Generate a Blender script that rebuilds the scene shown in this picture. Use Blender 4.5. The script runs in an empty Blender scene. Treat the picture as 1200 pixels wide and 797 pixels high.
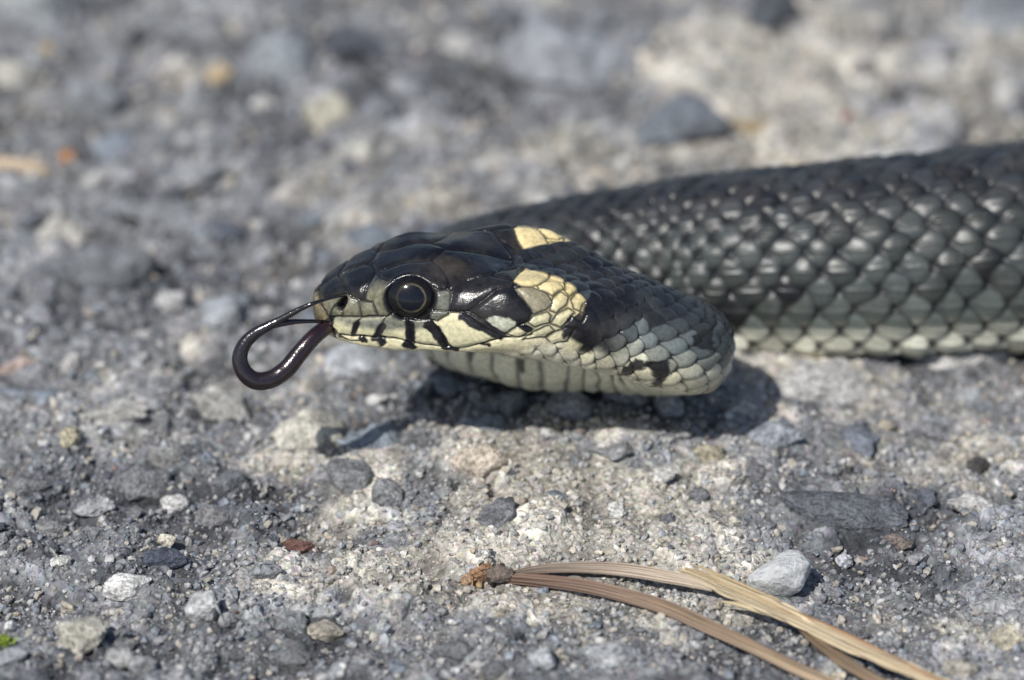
import bpy, bmesh, math, random
import numpy as np
from mathutils import Vector, Matrix, Euler

# ------------------------------------------------------------------ camera, sky, sun
# everything is measured in centimetres and written to the scene in metres (CM)
CM = 0.01
scene = bpy.context.scene
TH = math.radians(30.0)                 # camera looks down by this much
PPC = 125.0                             # photo pixels per cm in the plane of focus
DIST = 36.61                            # cm, lens to plane of focus
ZF = 1.92                               # cm, height of the aim point above the ground
CR = np.array([1.0, 0.0, 0.0])
CU = np.array([0.0, math.sin(TH), math.cos(TH)])
CF = np.array([0.0, math.cos(TH), -math.sin(TH)])
AIM = np.array([0.0, 0.0, ZF])
EYE = AIM - CF * DIST

cam_data = bpy.data.cameras.new("camera")
cam = bpy.data.objects.new("camera", cam_data)
bpy.context.collection.objects.link(cam)
cam.location = Vector(EYE * CM)
cam.rotation_euler = (math.radians(90) - TH, 0, 0)
cam_data.sensor_width = 23.6
cam_data.lens = 90.0
cam_data.clip_start = 0.005
cam_data.clip_end = 200.0
cam_data.dof.use_dof = True
cam_data.dof.focus_distance = (DIST + 0.02) * CM
cam_data.dof.aperture_fstop = 10.0
scene.camera = cam

SUN = Vector((-0.36, -0.53, 0.76)).normalized()     # direction towards the sun
world = bpy.data.worlds.new("World")
scene.world = world
world.use_nodes = True
wn = world.node_tree
for n in list(wn.nodes):
    wn.nodes.remove(n)
sky = wn.nodes.new("ShaderNodeTexSky")
sky.sky_type = 'NISHITA'
sky.sun_disc = False
sky.sun_elevation = math.asin(SUN.z)
sky.sun_rotation = math.atan2(SUN.x, SUN.y)
bg = wn.nodes.new("ShaderNodeBackground")
bg.inputs["Strength"].default_value = 0.10
wo = wn.nodes.new("ShaderNodeOutputWorld")
wn.links.new(sky.outputs[0], bg.inputs[0])
wn.links.new(bg.outputs[0], wo.inputs[0])

sun_data = bpy.data.lights.new("sun", 'SUN')
sun_data.energy = 4.6
sun_data.angle = math.radians(0.8)
sun_data.color = (1.0, 0.965, 0.915)
sun = bpy.data.objects.new("sun", sun_data)
bpy.context.collection.objects.link(sun)
sun.rotation_euler = SUN.to_track_quat('Z', 'Y').to_euler()

scene.view_settings.view_transform = 'Standard'
scene.view_settings.look = 'None'
scene.view_settings.exposure = 0.12
scene.view_settings.gamma = 1.0

# ------------------------------------------------------------------ helpers
COL = bpy.context.collection
rng = np.random.default_rng(7)


def at(px, py, d):
    """Photo pixel and distance behind the plane of focus -> point (cm)."""
    k = (DIST + d) / DIST / PPC
    return EYE + CF * (DIST + d) + CR * ((px - 600) * k) + CU * ((398.5 - py) * k)


def ground_at(px, py, z=0.0):
    r = CF * DIST + CR * ((px - 600) / PPC) + CU * ((398.5 - py) / PPC)
    return EYE + r * ((z - EYE[2]) / r[2])


def at_z(px, py, z):
    return ground_at(px, py, z)


def project(P):
    q = P - EYE
    dep = q @ CF
    return 600 + (q @ CR) / dep * DIST * PPC, 398.5 - (q @ CU) / dep * DIST * PPC, dep


def ihash(*a):
    h = np.zeros(np.broadcast(*a).shape, dtype=np.uint64)
    for i, x in enumerate(a):
        h = (h ^ (np.asarray(x).astype(np.int64).astype(np.uint64) + np.uint64(0x9E3779B97F4A7C15 + i * 7919))) * np.uint64(0xBF58476D1CE4E5B9)
        h ^= h >> np.uint64(29)
    h = h * np.uint64(0x94D049BB133111EB)
    h ^= h >> np.uint64(32)
    return (h & np.uint64(0xFFFFFF)).astype(np.float64) / float(0xFFFFFF)


def vnoise2(x, y, seed=0):
    xi = np.floor(x); yi = np.floor(y)
    fx = x - xi; fy = y - yi
    fx = fx * fx * fx * (fx * (fx * 6 - 15) + 10); fy = fy * fy * fy * (fy * (fy * 6 - 15) + 10)
    s = np.full(np.shape(xi), seed)
    a = ihash(xi, yi, s); b = ihash(xi + 1, yi, s); c = ihash(xi, yi + 1, s); d = ihash(xi + 1, yi + 1, s)
    return (a + (b - a) * fx) * (1 - fy) + (c + (d - c) * fx) * fy


def fbm2(x, y, seed=0, octv=4, gain=0.5):
    t = 0; amp = 1.0; tot = 0
    for o in range(octv):
        ca, sa = math.cos(o * 1.1 + seed), math.sin(o * 1.1 + seed)
        t = t + amp * vnoise2((x * ca - y * sa) * 2 ** o + 17.3 * o, (x * sa + y * ca) * 2 ** o - 9.1 * o, seed + o)
        tot += amp; amp *= gain
    return t / tot


def vnoise3(p, seed=0):
    i = np.floor(p); f = p - i
    f = f * f * (3 - 2 * f)
    s = np.full(p.shape[:-1], seed)
    out = 0
    for dx in (0, 1):
        for dy in (0, 1):
            for dz in (0, 1):
                w = (f[..., 0] if dx else 1 - f[..., 0]) * (f[..., 1] if dy else 1 - f[..., 1]) * (f[..., 2] if dz else 1 - f[..., 2])
                out = out + w * ihash(i[..., 0] + dx, i[..., 1] + dy, i[..., 2] + dz, s)
    return out


def smooth(a, b, x):
    t = np.clip((x - a) / (b - a), 0, 1)
    return t * t * (3 - 2 * t)


def lerp3(a, b, t):
    return a + (b - a) * t[..., None]


def mesh_obj(name, V, F, mat, parent=None, col=None, attrs=None, shade=True, scale=CM):
    """V (n,3) in cm, F an (m,3) or (m,4) int array -> ONE mesh object."""
    V = np.asarray(V, dtype=np.float64) * scale
    F = np.asarray(F, dtype=np.int32)
    me = bpy.data.meshes.new(name)
    me.vertices.add(len(V)); me.vertices.foreach_set("co", V.astype(np.float32).ravel())
    k = F.shape[1]
    me.loops.add(F.size); me.loops.foreach_set("vertex_index", F.ravel())
    me.polygons.add(len(F)); me.polygons.foreach_set("loop_start", np.arange(0, F.size, k, dtype=np.int32))
    me.update(calc_edges=True)
    me.polygons.foreach_set("use_smooth", np.full(len(F), bool(shade)))
    if col is not None:
        a = me.color_attributes.new("Col", 'FLOAT_COLOR', 'POINT')
        c = np.ones((len(V), 4), dtype=np.float32); c[:, :3] = col
        a.data.foreach_set("color", c.ravel())
    for nm, val in (attrs or {}).items():
        val = np.asarray(val, dtype=np.float32)
        if val.ndim == 1:
            a = me.attributes.new(nm, 'FLOAT', 'POINT'); a.data.foreach_set("value", val)
        else:
            a = me.attributes.new(nm, 'FLOAT_VECTOR', 'POINT'); a.data.foreach_set("vector", val.ravel())
    me.materials.append(mat)
    o = bpy.data.objects.new(name, me)
    COL.objects.link(o)
    if parent is not None:
        o.parent = parent
        o.matrix_parent_inverse = parent.matrix_world.inverted() if parent.type == 'EMPTY' and False else Matrix()
    return o


def tag(o, label=None, cat=None, group=None, kind=None):
    if label: o["label"] = label
    if cat: o["category"] = cat
    if group: o["group"] = group
    if kind: o["kind"] = kind
    return o


def grid_faces(nr, nc, wrap=True):
    r = np.arange(nr - 1)[:, None]
    m = nc if wrap else nc - 1
    c = np.arange(m)[None, :]
    c2 = (c + 1) % nc
    return np.stack([r * nc + c, r * nc + c2, (r + 1) * nc + c2, (r + 1) * nc + c], -1).reshape(-1, 4)


def crom(xk, yk, x):
    """Cubic (finite-difference Hermite) interpolation of rows yk at knots xk."""
    xk = np.asarray(xk, float); yk = np.asarray(yk, float); x = np.asarray(x, float)
    m = np.zeros_like(yk)
    dx = np.diff(xk); sl = np.diff(yk, axis=0) / dx.reshape(-1, *([1] * (yk.ndim - 1)))
    m[0] = sl[0]; m[-1] = sl[-1]
    w = (dx[1:] / (dx[1:] + dx[:-1])).reshape(-1, *([1] * (yk.ndim - 1)))
    m[1:-1] = sl[:-1] * w + sl[1:] * (1 - w)
    i = np.clip(np.searchsorted(xk, x) - 1, 0, len(xk) - 2)
    h = xk[i + 1] - xk[i]; t = (x - xk[i]) / h
    sh = (-1,) + (1,) * (yk.ndim - 1)
    t = t.reshape(sh); h = h.reshape(sh)
    return ((2 * t**3 - 3 * t**2 + 1) * yk[i] + (t**3 - 2 * t**2 + t) * h * m[i]
            + (-2 * t**3 + 3 * t**2) * yk[i + 1] + (t**3 - t**2) * h * m[i + 1])


# ------------------------------------------------------------------ materials
def new_mat(name):
    m = bpy.data.materials.new(name); m.use_nodes = True
    nt = m.node_tree
    return m, nt, nt.nodes["Principled BSDF"]


def N(nt, kind, **kw):
    n = nt.nodes.new(kind)
    for k, v in kw.items():
        if k in n.inputs: n.inputs[k].default_value = v
        else: setattr(n, k, v)
    return n


def mixc(nt, a, b, fac, mode='MIX'):
    n = nt.nodes.new("ShaderNodeMix"); n.data_type = 'RGBA'; n.blend_type = mode
    L = nt.links
    for sock, v in ((n.inputs[6], a), (n.inputs[7], b), (n.inputs[0], fac)):
        if hasattr(v, "is_linked"): L.new(v, sock)
        else: sock.default_value = v if isinstance(v, (int, float)) else (*v, 1.0)
    return n.outputs[2]


def ramp(nt, src, stops):
    n = nt.nodes.new("ShaderNodeValToRGB")
    el = n.color_ramp.elements
    while len(el) < len(stops): el.new(0.5)
    for e, (p, c) in zip(el, stops):
        e.position = p; e.color = (c, c, c, 1) if isinstance(c, (int, float)) else (*c, 1)
    nt.links.new(src, n.inputs[0])
    return n.outputs[0]


def coords(nt):
    return nt.nodes.new("ShaderNodeTexCoord").outputs["Object"]


def noise(nt, vec, scale, detail=4, rough=0.55):
    n = N(nt, "ShaderNodeTexNoise", Scale=scale, Detail=detail, Roughness=rough)
    nt.links.new(vec, n.inputs["Vector"])
    return n


def bump(nt, bsdf, h, dist, strength=1.0):
    b = N(nt, "ShaderNodeBump", Strength=strength, Distance=dist)
    nt.links.new(h, b.inputs["Height"]); nt.links.new(b.outputs[0], bsdf.inputs["Normal"])


def mat_ground():
    m, nt, bs = new_mat("gritty_concrete")
    L = nt.links; v = coords(nt)
    att = N(nt, "ShaderNodeAttribute", attribute_name="Col")
    n1 = noise(nt, v, 1500, 4, 0.7); n2 = noise(nt, v, 380, 5, 0.6)
    vo = N(nt, "ShaderNodeTexVoronoi", Scale=1700.0); L.new(v, vo.inputs["Vector"])
    g = ramp(nt, n1.outputs["Fac"], [(0.3, 0.45), (0.5, 0.95), (0.72, 1.5)])
    c = mixc(nt, att.outputs["Color"], g, 1.0, 'MULTIPLY')
    hs = N(nt, "ShaderNodeHueSaturation", Saturation=0.35); L.new(vo.outputs["Color"], hs.inputs["Color"])
    c = mixc(nt, c, hs.outputs[0], 0.16, 'OVERLAY')
    g2 = ramp(nt, n2.outputs["Fac"], [(0.3, 0.7), (0.7, 1.25)])
    c = mixc(nt, c, g2, 1.0, 'MULTIPLY')
    L.new(c, bs.inputs["Base Color"])
    bs.inputs["Roughness"].default_value = 0.82
    bs.inputs["Specular IOR Level"].default_value = 0.35
    ad = N(nt, "ShaderNodeMath", operation='ADD')
    L.new(n1.outputs["Fac"], ad.inputs[0]); L.new(vo.outputs["Distance"], ad.inputs[1])
    bump(nt, bs, ad.outputs[0], 0.00035, 0.8)
    return m


def mat_stone(name="stone_surface", rough=0.7, fine=1.0, contrast=1.25, trans=0.0):
    m, nt, bs = new_mat(name)
    L = nt.links; v = nt.nodes.new("ShaderNodeNewGeometry").outputs["Position"]
    oi = nt.nodes.new("ShaderNodeObjectInfo")
    sh = N(nt, "ShaderNodeVectorMath", operation='ADD')
    mu = N(nt, "ShaderNodeMath", operation='MULTIPLY'); mu.inputs[1].default_value = 3.7
    L.new(oi.outputs["Random"], mu.inputs[0]); L.new(v, sh.inputs[0]); L.new(mu.outputs[0], sh.inputs[1])
    n1 = noise(nt, sh.outputs[0], 480 * fine, 7, 0.68); n2 = noise(nt, sh.outputs[0], 2400 * fine, 4, 0.6)
    g = ramp(nt, n1.outputs["Fac"], [(0.28, 1 - 0.5 * contrast), (0.52, 1.0), (0.75, 1 + 0.45 * contrast)])
    c = mixc(nt, oi.outputs["Color"], g, 1.0, 'MULTIPLY')
    g2 = ramp(nt, n2.outputs["Fac"], [(0.32, 1 - 0.45 * contrast), (0.5, 1.0), (0.7, 1 + 0.35 * contrast)])
    c = mixc(nt, c, g2, 1.0, 'MULTIPLY')
    L.new(c, bs.inputs["Base Color"])
    bs.inputs["Roughness"].default_value = rough
    bs.inputs["Specular IOR Level"].default_value = 0.4
    if trans:
        bs.inputs["Subsurface Weight"].default_value = trans
        bs.inputs["Subsurface Radius"].default_value = (0.0018, 0.0017, 0.0016)
        bs.inputs["Subsurface Scale"].default_value = 1.0
    ad = N(nt, "ShaderNodeMath", operation='ADD')
    L.new(n1.outputs["Fac"], ad.inputs[0]); L.new(n2.outputs["Fac"], ad.inputs[1])
    bump(nt, bs, ad.outputs[0], 0.0007, 0.9)
    return m


def mat_grain():
    m, nt, bs = new_mat("mineral_grains")
    L = nt.links; v = coords(nt)
    att = N(nt, "ShaderNodeAttribute", attribute_name="Col")
    n1 = noise(nt, v, 2200, 3, 0.6)
    g = ramp(nt, n1.outputs["Fac"], [(0.3, 0.65), (0.7, 1.3)])
    c = mixc(nt, att.outputs["Color"], g, 1.0, 'MULTIPLY')
    L.new(c, bs.inputs["Base Color"])
    bs.inputs["Roughness"].default_value = 0.5
    bump(nt, bs, n1.outputs["Fac"], 0.0002, 0.6)
    return m


def mat_skin():
    m, nt, bs = new_mat("snake_skin")
    L = nt.links; v = coords(nt)
    att = N(nt, "ShaderNodeAttribute", attribute_name="Col")
    ro = N(nt, "ShaderNodeAttribute", attribute_name="rough")
    n1 = noise(nt, v, 2600, 4, 0.65); n2 = noise(nt, v, 700, 3, 0.5)
    g = ramp(nt, n1.outputs["Fac"], [(0.3, 0.72), (0.5, 1.0), (0.72, 1.25)])
    c = mixc(nt, att.outputs["Color"], g, 1.0, 'MULTIPLY')
    vo = N(nt, "ShaderNodeTexVoronoi", Scale=800.0); L.new(v, vo.inputs["Vector"])      # specks of dust
    sep = nt.nodes.new("ShaderNodeSeparateColor"); L.new(vo.outputs["Color"], sep.inputs[0])
    thr = N(nt, "ShaderNodeMath", operation='MULTIPLY_ADD'); thr.inputs[1].default_value = 0.16; thr.inputs[2].default_value = -0.085
    L.new(sep.outputs[0], thr.inputs[0])
    ls = N(nt, "ShaderNodeMath", operation='LESS_THAN'); L.new(vo.outputs["Distance"], ls.inputs[0]); L.new(thr.outputs[0], ls.inputs[1])
    dm = N(nt, "ShaderNodeMath", operation='MULTIPLY'); dm.inputs[1].default_value = 0.55; L.new(ls.outputs[0], dm.inputs[0])
    c = mixc(nt, c, (.34, .31, .26), dm.outputs[0])
    n3 = noise(nt, v, 260, 5, 0.65)                                                       # thin film of dust
    fl = ramp(nt, n3.outputs["Fac"], [(0.46, 0.0), (0.78, 0.16)])
    c = mixc(nt, c, (.20, .185, .16), fl)
    L.new(c, bs.inputs["Base Color"])
    r = N(nt, "ShaderNodeMath", operation='MULTIPLY_ADD'); r.inputs[1].default_value = 0.30
    L.new(n2.outputs["Fac"], r.inputs[0]); 
    r2 = N(nt, "ShaderNodeMath", operation='SUBTRACT'); r2.inputs[1].default_value = 0.15
    L.new(ro.outputs["Fac"], r2.inputs[0]); L.new(r2.outputs[0], r.inputs[2])
    L.new(r.outputs[0], bs.inputs["Roughness"])
    bs.inputs["Specular IOR Level"].default_value = 0.34
    bs.inputs["Subsurface Weight"].default_value = 0.0
    ad = N(nt, "ShaderNodeMath", operation='ADD')
    L.new(n1.outputs["Fac"], ad.inputs[0]); L.new(n2.outputs["Fac"], ad.inputs[1])
    bump(nt, bs, ad.outputs[0], 0.00009, 0.4)
    return m


def mat_tongue():
    m, nt, bs = new_mat("wet_tongue")
    L = nt.links; v = coords(nt)
    n1 = noise(nt, v, 900, 4, 0.6)
    att = N(nt, "ShaderNodeAttribute", attribute_name="Col")
    g = ramp(nt, n1.outputs["Fac"], [(0.3, 0.6), (0.7, 1.35)])
    c = mixc(nt, att.outputs["Color"], g, 1.0, 'MULTIPLY')
    L.new(c, bs.inputs["Base Color"])
    bs.inputs["Roughness"].default_value = 0.22
    bs.inputs["Coat Weight"].default_value = 0.5
    bs.inputs["Coat Roughness"].default_value = 0.12
    bump(nt, bs, n1.outputs["Fac"], 0.0002, 0.5)
    return m


def mat_eye():
    """Rings about the eye's own axis (local Z, radius 1 at the eyeball's equator)."""
    m, nt, bs = new_mat("eye_surface")
    L = nt.links; v = coords(nt)
    att = N(nt, "ShaderNodeAttribute", attribute_name="Col")
    n1 = noise(nt, v, 3500, 3, 0.5)
    g = ramp(nt, n1.outputs["Fac"], [(0.3, 0.7), (0.7, 1.3)])
    L.new(mixc(nt, att.outputs["Color"], g, 1.0, 'MULTIPLY'), bs.inputs["Base Color"])
    bs.inputs["Roughness"].default_value = 0.12
    bs.inputs["Specular IOR Level"].default_value = 0.15
    bs.inputs["Coat Weight"].default_value = 0.42
    bs.inputs["Coat Roughness"].default_value = 0.035
    return m


def mat_needle():
    m, nt, bs = new_mat("dry_needle")
    L = nt.links
    uv = N(nt, "ShaderNodeAttribute", attribute_name="along")
    att = N(nt, "ShaderNodeAttribute", attribute_name="Col")
    n1 = noise(nt, uv.outputs["Vector"], 1.0, 4, 0.6)
    g = ramp(nt, n1.outputs["Fac"], [(0.36, 0.22), (0.47, .85), (0.64, 1.45)])
    c = mixc(nt, att.outputs["Color"], g, 1.0, 'MULTIPLY')
    L.new(c, bs.inputs["Base Color"])
    bs.inputs["Roughness"].default_value = 0.5
    bump(nt, bs, n1.outputs["Fac"], 0.0003, 0.7)
    return m


M_GROUND = mat_ground()
M_STONE = mat_stone()
M_QUARTZ = mat_stone("quartz_surface", 0.32, 0.9, 0.32, 0.6)
M_GRAIN = mat_grain()
M_SKIN = mat_skin()
M_TONGUE = mat_tongue()
M_EYE = mat_eye()
M_NEEDLE = mat_needle()

# ------------------------------------------------------------------ ground
# patches of bare sand-coloured mortar (+) and of dark bitumen-like stone and painted neck shadow (-), photo pixel centre, radii in pixels
ZONES = [(980, 90, 170, 90, 1.0), (650, 200, 190, 45, .8), (860, 120, 90, 80, .6), (650, 690, 200, 90, .9), (720, 600, 150, 60, .8),
         (520, 560, 110, 60, .6), (1130, 530, 110, 60, .6), (450, 700, 120, 60, .6), (960, 470, 90, 45, .8), (1130, 700, 90, 60, .3),
         (370, 240, 80, 50, .25), (360, 520, 60, 40, .6), (60, 270, 60, 40, .3),
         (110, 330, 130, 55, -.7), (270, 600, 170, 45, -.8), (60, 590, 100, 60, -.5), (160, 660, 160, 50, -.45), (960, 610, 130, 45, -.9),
         (760, 510, 150, 40, -.5), (280, 770, 130, 40, -.4), (900, 770, 110, 40, -.6), (560, 480, 90, 40, -.5), (90, 40, 100, 50, -.3),  # first patch: shadow below the neck, painted into the ground colour
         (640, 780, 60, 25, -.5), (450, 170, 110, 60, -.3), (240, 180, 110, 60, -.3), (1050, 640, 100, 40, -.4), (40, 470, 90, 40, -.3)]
ZC = []
for zx, zy, zrx, zry, zs in ZONES:
    c0 = ground_at(zx, zy); cr_ = ground_at(zx + zrx, zy); cu_ = ground_at(zx, zy - zry)
    ZC.append((c0[0], c0[1], abs(cr_[0] - c0[0]), abs(cu_[1] - c0[1]), zs))


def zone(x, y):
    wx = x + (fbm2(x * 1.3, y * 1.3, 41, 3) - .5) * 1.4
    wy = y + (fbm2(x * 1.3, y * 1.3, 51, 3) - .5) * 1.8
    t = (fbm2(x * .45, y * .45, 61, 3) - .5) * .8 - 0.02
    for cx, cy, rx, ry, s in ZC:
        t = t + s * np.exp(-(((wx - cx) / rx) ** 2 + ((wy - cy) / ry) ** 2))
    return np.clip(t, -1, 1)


def worley(x, y, seed, jitter=1.0):
    """nearest cell: distance to its point, distance margin to the next, and a random id"""
    xi = np.floor(x); yi = np.floor(y)
    f1 = np.full(x.shape, 9.0); f2 = np.full(x.shape, 9.0); idv = np.zeros(x.shape)
    for dx in (-1, 0, 1):
        for dy in (-1, 0, 1):
            cx = xi + dx; cy = yi + dy; s = np.full(x.shape, seed)
            px = cx + .5 + (ihash(cx, cy, s) - .5) * jitter; py = cy + .5 + (ihash(cx, cy, s + 1) - .5) * jitter
            d = np.hypot(x - px, y - py); h = ihash(cx, cy, s + 2)
            nearer = d < f1
            f2 = np.where(nearer, f1, np.minimum(f2, d)); idv = np.where(nearer, h, idv); f1 = np.where(nearer, d, f1)
    return f1, f2 - f1, idv


HUMP = ground_at(720, 505)


def ground_height(x, y, fine=True):
    far = np.exp(-np.maximum(0, np.hypot(x, y - 4) - 14) / 6.0)
    h = (fbm2(x * .35, y * .35, 3, 3) - .5) * .34
    z = zone(x, y)
    dark = smooth(0.15, -0.5, z)
    h += (fbm2(x * 1.6, y * 1.6, 13, 4, .55) - .5) * (.16 + .16 * dark)
    if fine:
        f1, e, i = worley(x * 2.6 + (fbm2(x * 3, y * 3, 5, 2) - .5), y * 2.6, 71)
        h += (i > .35) * smooth(0, .28, e) * (.03 + .05 * i) * (.35 + .65 * dark)
        f1, e, i = worley(x * 1.15 + (fbm2(x * 1.7, y * 1.7, 15, 2) - .5) * 1.2, y * .95 + (fbm2(x * 1.7, y * 1.7, 16, 2) - .5) * 1.2, 75)
        h += smooth(0, .14, e) * (i - .3) * .16
        f1, e, i = worley(x * 7.5, y * 7.5, 81)
        h += smooth(0, .3, e) * (.005 + .028 * i) * (.6 + .4 * dark)
        h += (vnoise2(x * 22, y * 22, 91) - .5) * .022
    h += .30 * np.exp(-((x - HUMP[0]) / 2.0) ** 2 - ((y - HUMP[1]) / 1.5) ** 2)      # low hump below the raised neck, added to draw its shadow closer
    return (h - 0.02) * far


def axis_samples(lo, hi, step, outer, growth=1.25):
    a = list(np.arange(lo, hi + step, step))
    s = step; x = a[-1]
    while x < outer: s *= growth; x += s; a.append(x)
    s = step; x = a[0]; b = []
    while x > -outer: s *= growth; x -= s; b.append(x)
    return np.array(b[::-1] + a)


SAND = np.array([.365, .343, .30]); GREY = np.array([.180, .184, .192]); DARK = np.array([.070, .074, .083])


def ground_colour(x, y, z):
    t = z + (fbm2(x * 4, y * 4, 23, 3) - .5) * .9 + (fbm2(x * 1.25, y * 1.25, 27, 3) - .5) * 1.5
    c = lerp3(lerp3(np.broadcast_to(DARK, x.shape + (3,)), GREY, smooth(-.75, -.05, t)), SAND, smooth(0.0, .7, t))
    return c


gx = np.concatenate([-np.flip(5.9 + np.cumsum(.03 * 1.035 ** np.arange(0, 78))), np.arange(-5.9, 5.9, .024), 5.9 + np.cumsum(.03 * 1.035 ** np.arange(0, 78))])
gx = np.concatenate([[-1200, -600, -300, -150, -80, -45, -28, -21], gx, [21, 28, 45, 80, 150, 300, 600, 1200]])
ya = np.arange(-3.2, 4.0, .020); yb = np.arange(4.0, 15.0, .045)
gy = np.concatenate([[-1200, -600, -300, -150, -80, -45, -28], -3.2 - np.cumsum(.03 * 1.045 ** np.arange(0, 72)), ya, yb, 15 + np.cumsum(.06 * 1.07 ** np.arange(0, 44)), [38, 50, 80, 150, 300, 600, 1200]])
gy = np.unique(np.round(gy, 4))
X, Y = np.meshgrid(gx, gy)
H = ground_height(X, Y)
Zz = zone(X, Y)
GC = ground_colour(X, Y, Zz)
f1, e, i = worley(X * 2.6 + (fbm2(X * 3, Y * 3, 5, 2) - .5), Y * 2.6, 71)
GC = GC * (0.55 + .80 * i)[..., None]
f1, e, i = worley(X * 1.15 + (fbm2(X * 1.7, Y * 1.7, 15, 2) - .5) * 1.2, Y * .95 + (fbm2(X * 1.7, Y * 1.7, 16, 2) - .5) * 1.2, 75)
GC = GC * (1 + smooth(0, .14, e) * (i - .5) * .75)[..., None]
f1, e, i = worley(X * 7.5, Y * 7.5, 81)
GC = GC * (0.7 + .6 * i)[..., None]
GV = np.stack([X, Y, H], -1).reshape(-1, 3)
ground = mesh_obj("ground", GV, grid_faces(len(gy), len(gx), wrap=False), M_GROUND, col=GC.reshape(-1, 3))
tag(ground, "weathered gritty grey concrete ground with sand and embedded stones", None, None, "structure")


_j = np.array([(a, b) for a in (-.12, 0, .12) for b in (-.12, 0, .12)])


def ground_z(x, y):
    return float(np.mean(ground_height(x + _j[:, 0], y + _j[:, 1])))


# ------------------------------------------------------------------ snake: path
# centre line of the body: photo pixel, distance behind the plane of focus, radius, roll (deg)
HEAD_Y = 352.0
HD = 0.52
o_head = at(366, HEAD_Y, HD)
ax = []                                   # points of the centre line (cm), radius, roll
for px, dz, r in ((366, 0, .45), (420, 0, .45), (480, 0, .45), (540, 0, .45), (600, -.01, .45), (640, -.03, .46), (690, -.105, .47)):
    ax.append((o_head + np.array([(px - 366) / PPC, 0, dz]), r, 0))
for px, py, d, r, roll in ((728, 379, .65, .485, 0), (760, 390, .73, .475, 3), (784, 400, .90, .475, 9), (797, 404, 1.18, .48, 18), (787, 404, 1.50, .49, 27),
                           (750, 401, 1.76, .515, 36), (700, 398, 1.86, .52, 42), (640, 395, 1.88, .53, 44), (592, 385, 1.98, .54, 42), (552, 371, 2.22, .55, 34),
                           (532, 352, 2.66, .57, 20), (543, 338, 3.10, .60, 8), (578, 328, 3.38, .65, 3)):
    ax.append((at(px, py, d), r, roll))
for px, topy, r in ((628, 241, .71), (695, 228, .77), (780, 215, .85), (880, 203, .925), (1000, 191, .985), (1130, 178, 1.02), (1260, 165, 1.04), (1420, 158, 1.06), (1620, 155, 1.06)):
    # the top edge is read off the photograph; the body rests on the ground
    lo, hi = 2.0, 8.0
    for _ in range(40):
        d = (lo + hi) / 2
        P = at(px, topy + r * PPC * DIST / (DIST + d), d)
        want = r - .03 + max(0, (780 - px) / 170) * .16
        if P[2] > want: lo = d
        else: hi = d
    ax.append((P, r, 0))
last = ax[-1][0]
for dx, dy, r in ((2.5, .5, 1.02), (5.0, 1.6, .95), (7.2, 3.4, .82), (8.6, 5.8, .62), (8.8, 8.2, .42), (7.6, 10.2, .22), (5.6, 11.2, .05)):
    ax.append((np.array([last[0] + dx, last[1] + dy, r + .02]), r, 0))
AP = np.array([a[0] for a in ax]); AR = np.array([a[1] for a in ax]); AO = np.array([a[2] for a in ax])
ck = np.concatenate([[0], np.cumsum(np.linalg.norm(np.diff(AP, axis=0), axis=1))])
uu = np.linspace(0, ck[-1], 6000)
PP = crom(ck, AP, uu)
for _ in range(3):
    PP[1:-1] = PP[1:-1] * .5 + (PP[:-2] + PP[2:]) * .25
arc = np.concatenate([[0], np.cumsum(np.linalg.norm(np.diff(PP, axis=0), axis=1))])
RR = crom(ck, AR, uu); OO = crom(ck, AO, uu)
S_END = arc[-1]


def path(s):
    P = np.stack([np.interp(s, arc, PP[:, k]) for k in range(3)], -1)
    e = .03
    T = np.stack([np.interp(s + e, arc, PP[:, k]) - np.interp(s - e, arc, PP[:, k]) for k in range(3)], -1)
    T /= np.linalg.norm(T, axis=1, keepdims=True)
    U = np.array([0, 0, 1.0]) - T * T[:, 2:3]
    U /= np.linalg.norm(U, axis=1, keepdims=True)
    Lv = np.cross(T, U)
    ro = np.radians(np.interp(s, arc, OO))[:, None]
    U2 = U * np.cos(ro) + Lv * np.sin(ro)
    L2 = np.cross(T, U2)
    return P, T, U2, L2, np.interp(s, arc, RR)


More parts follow.
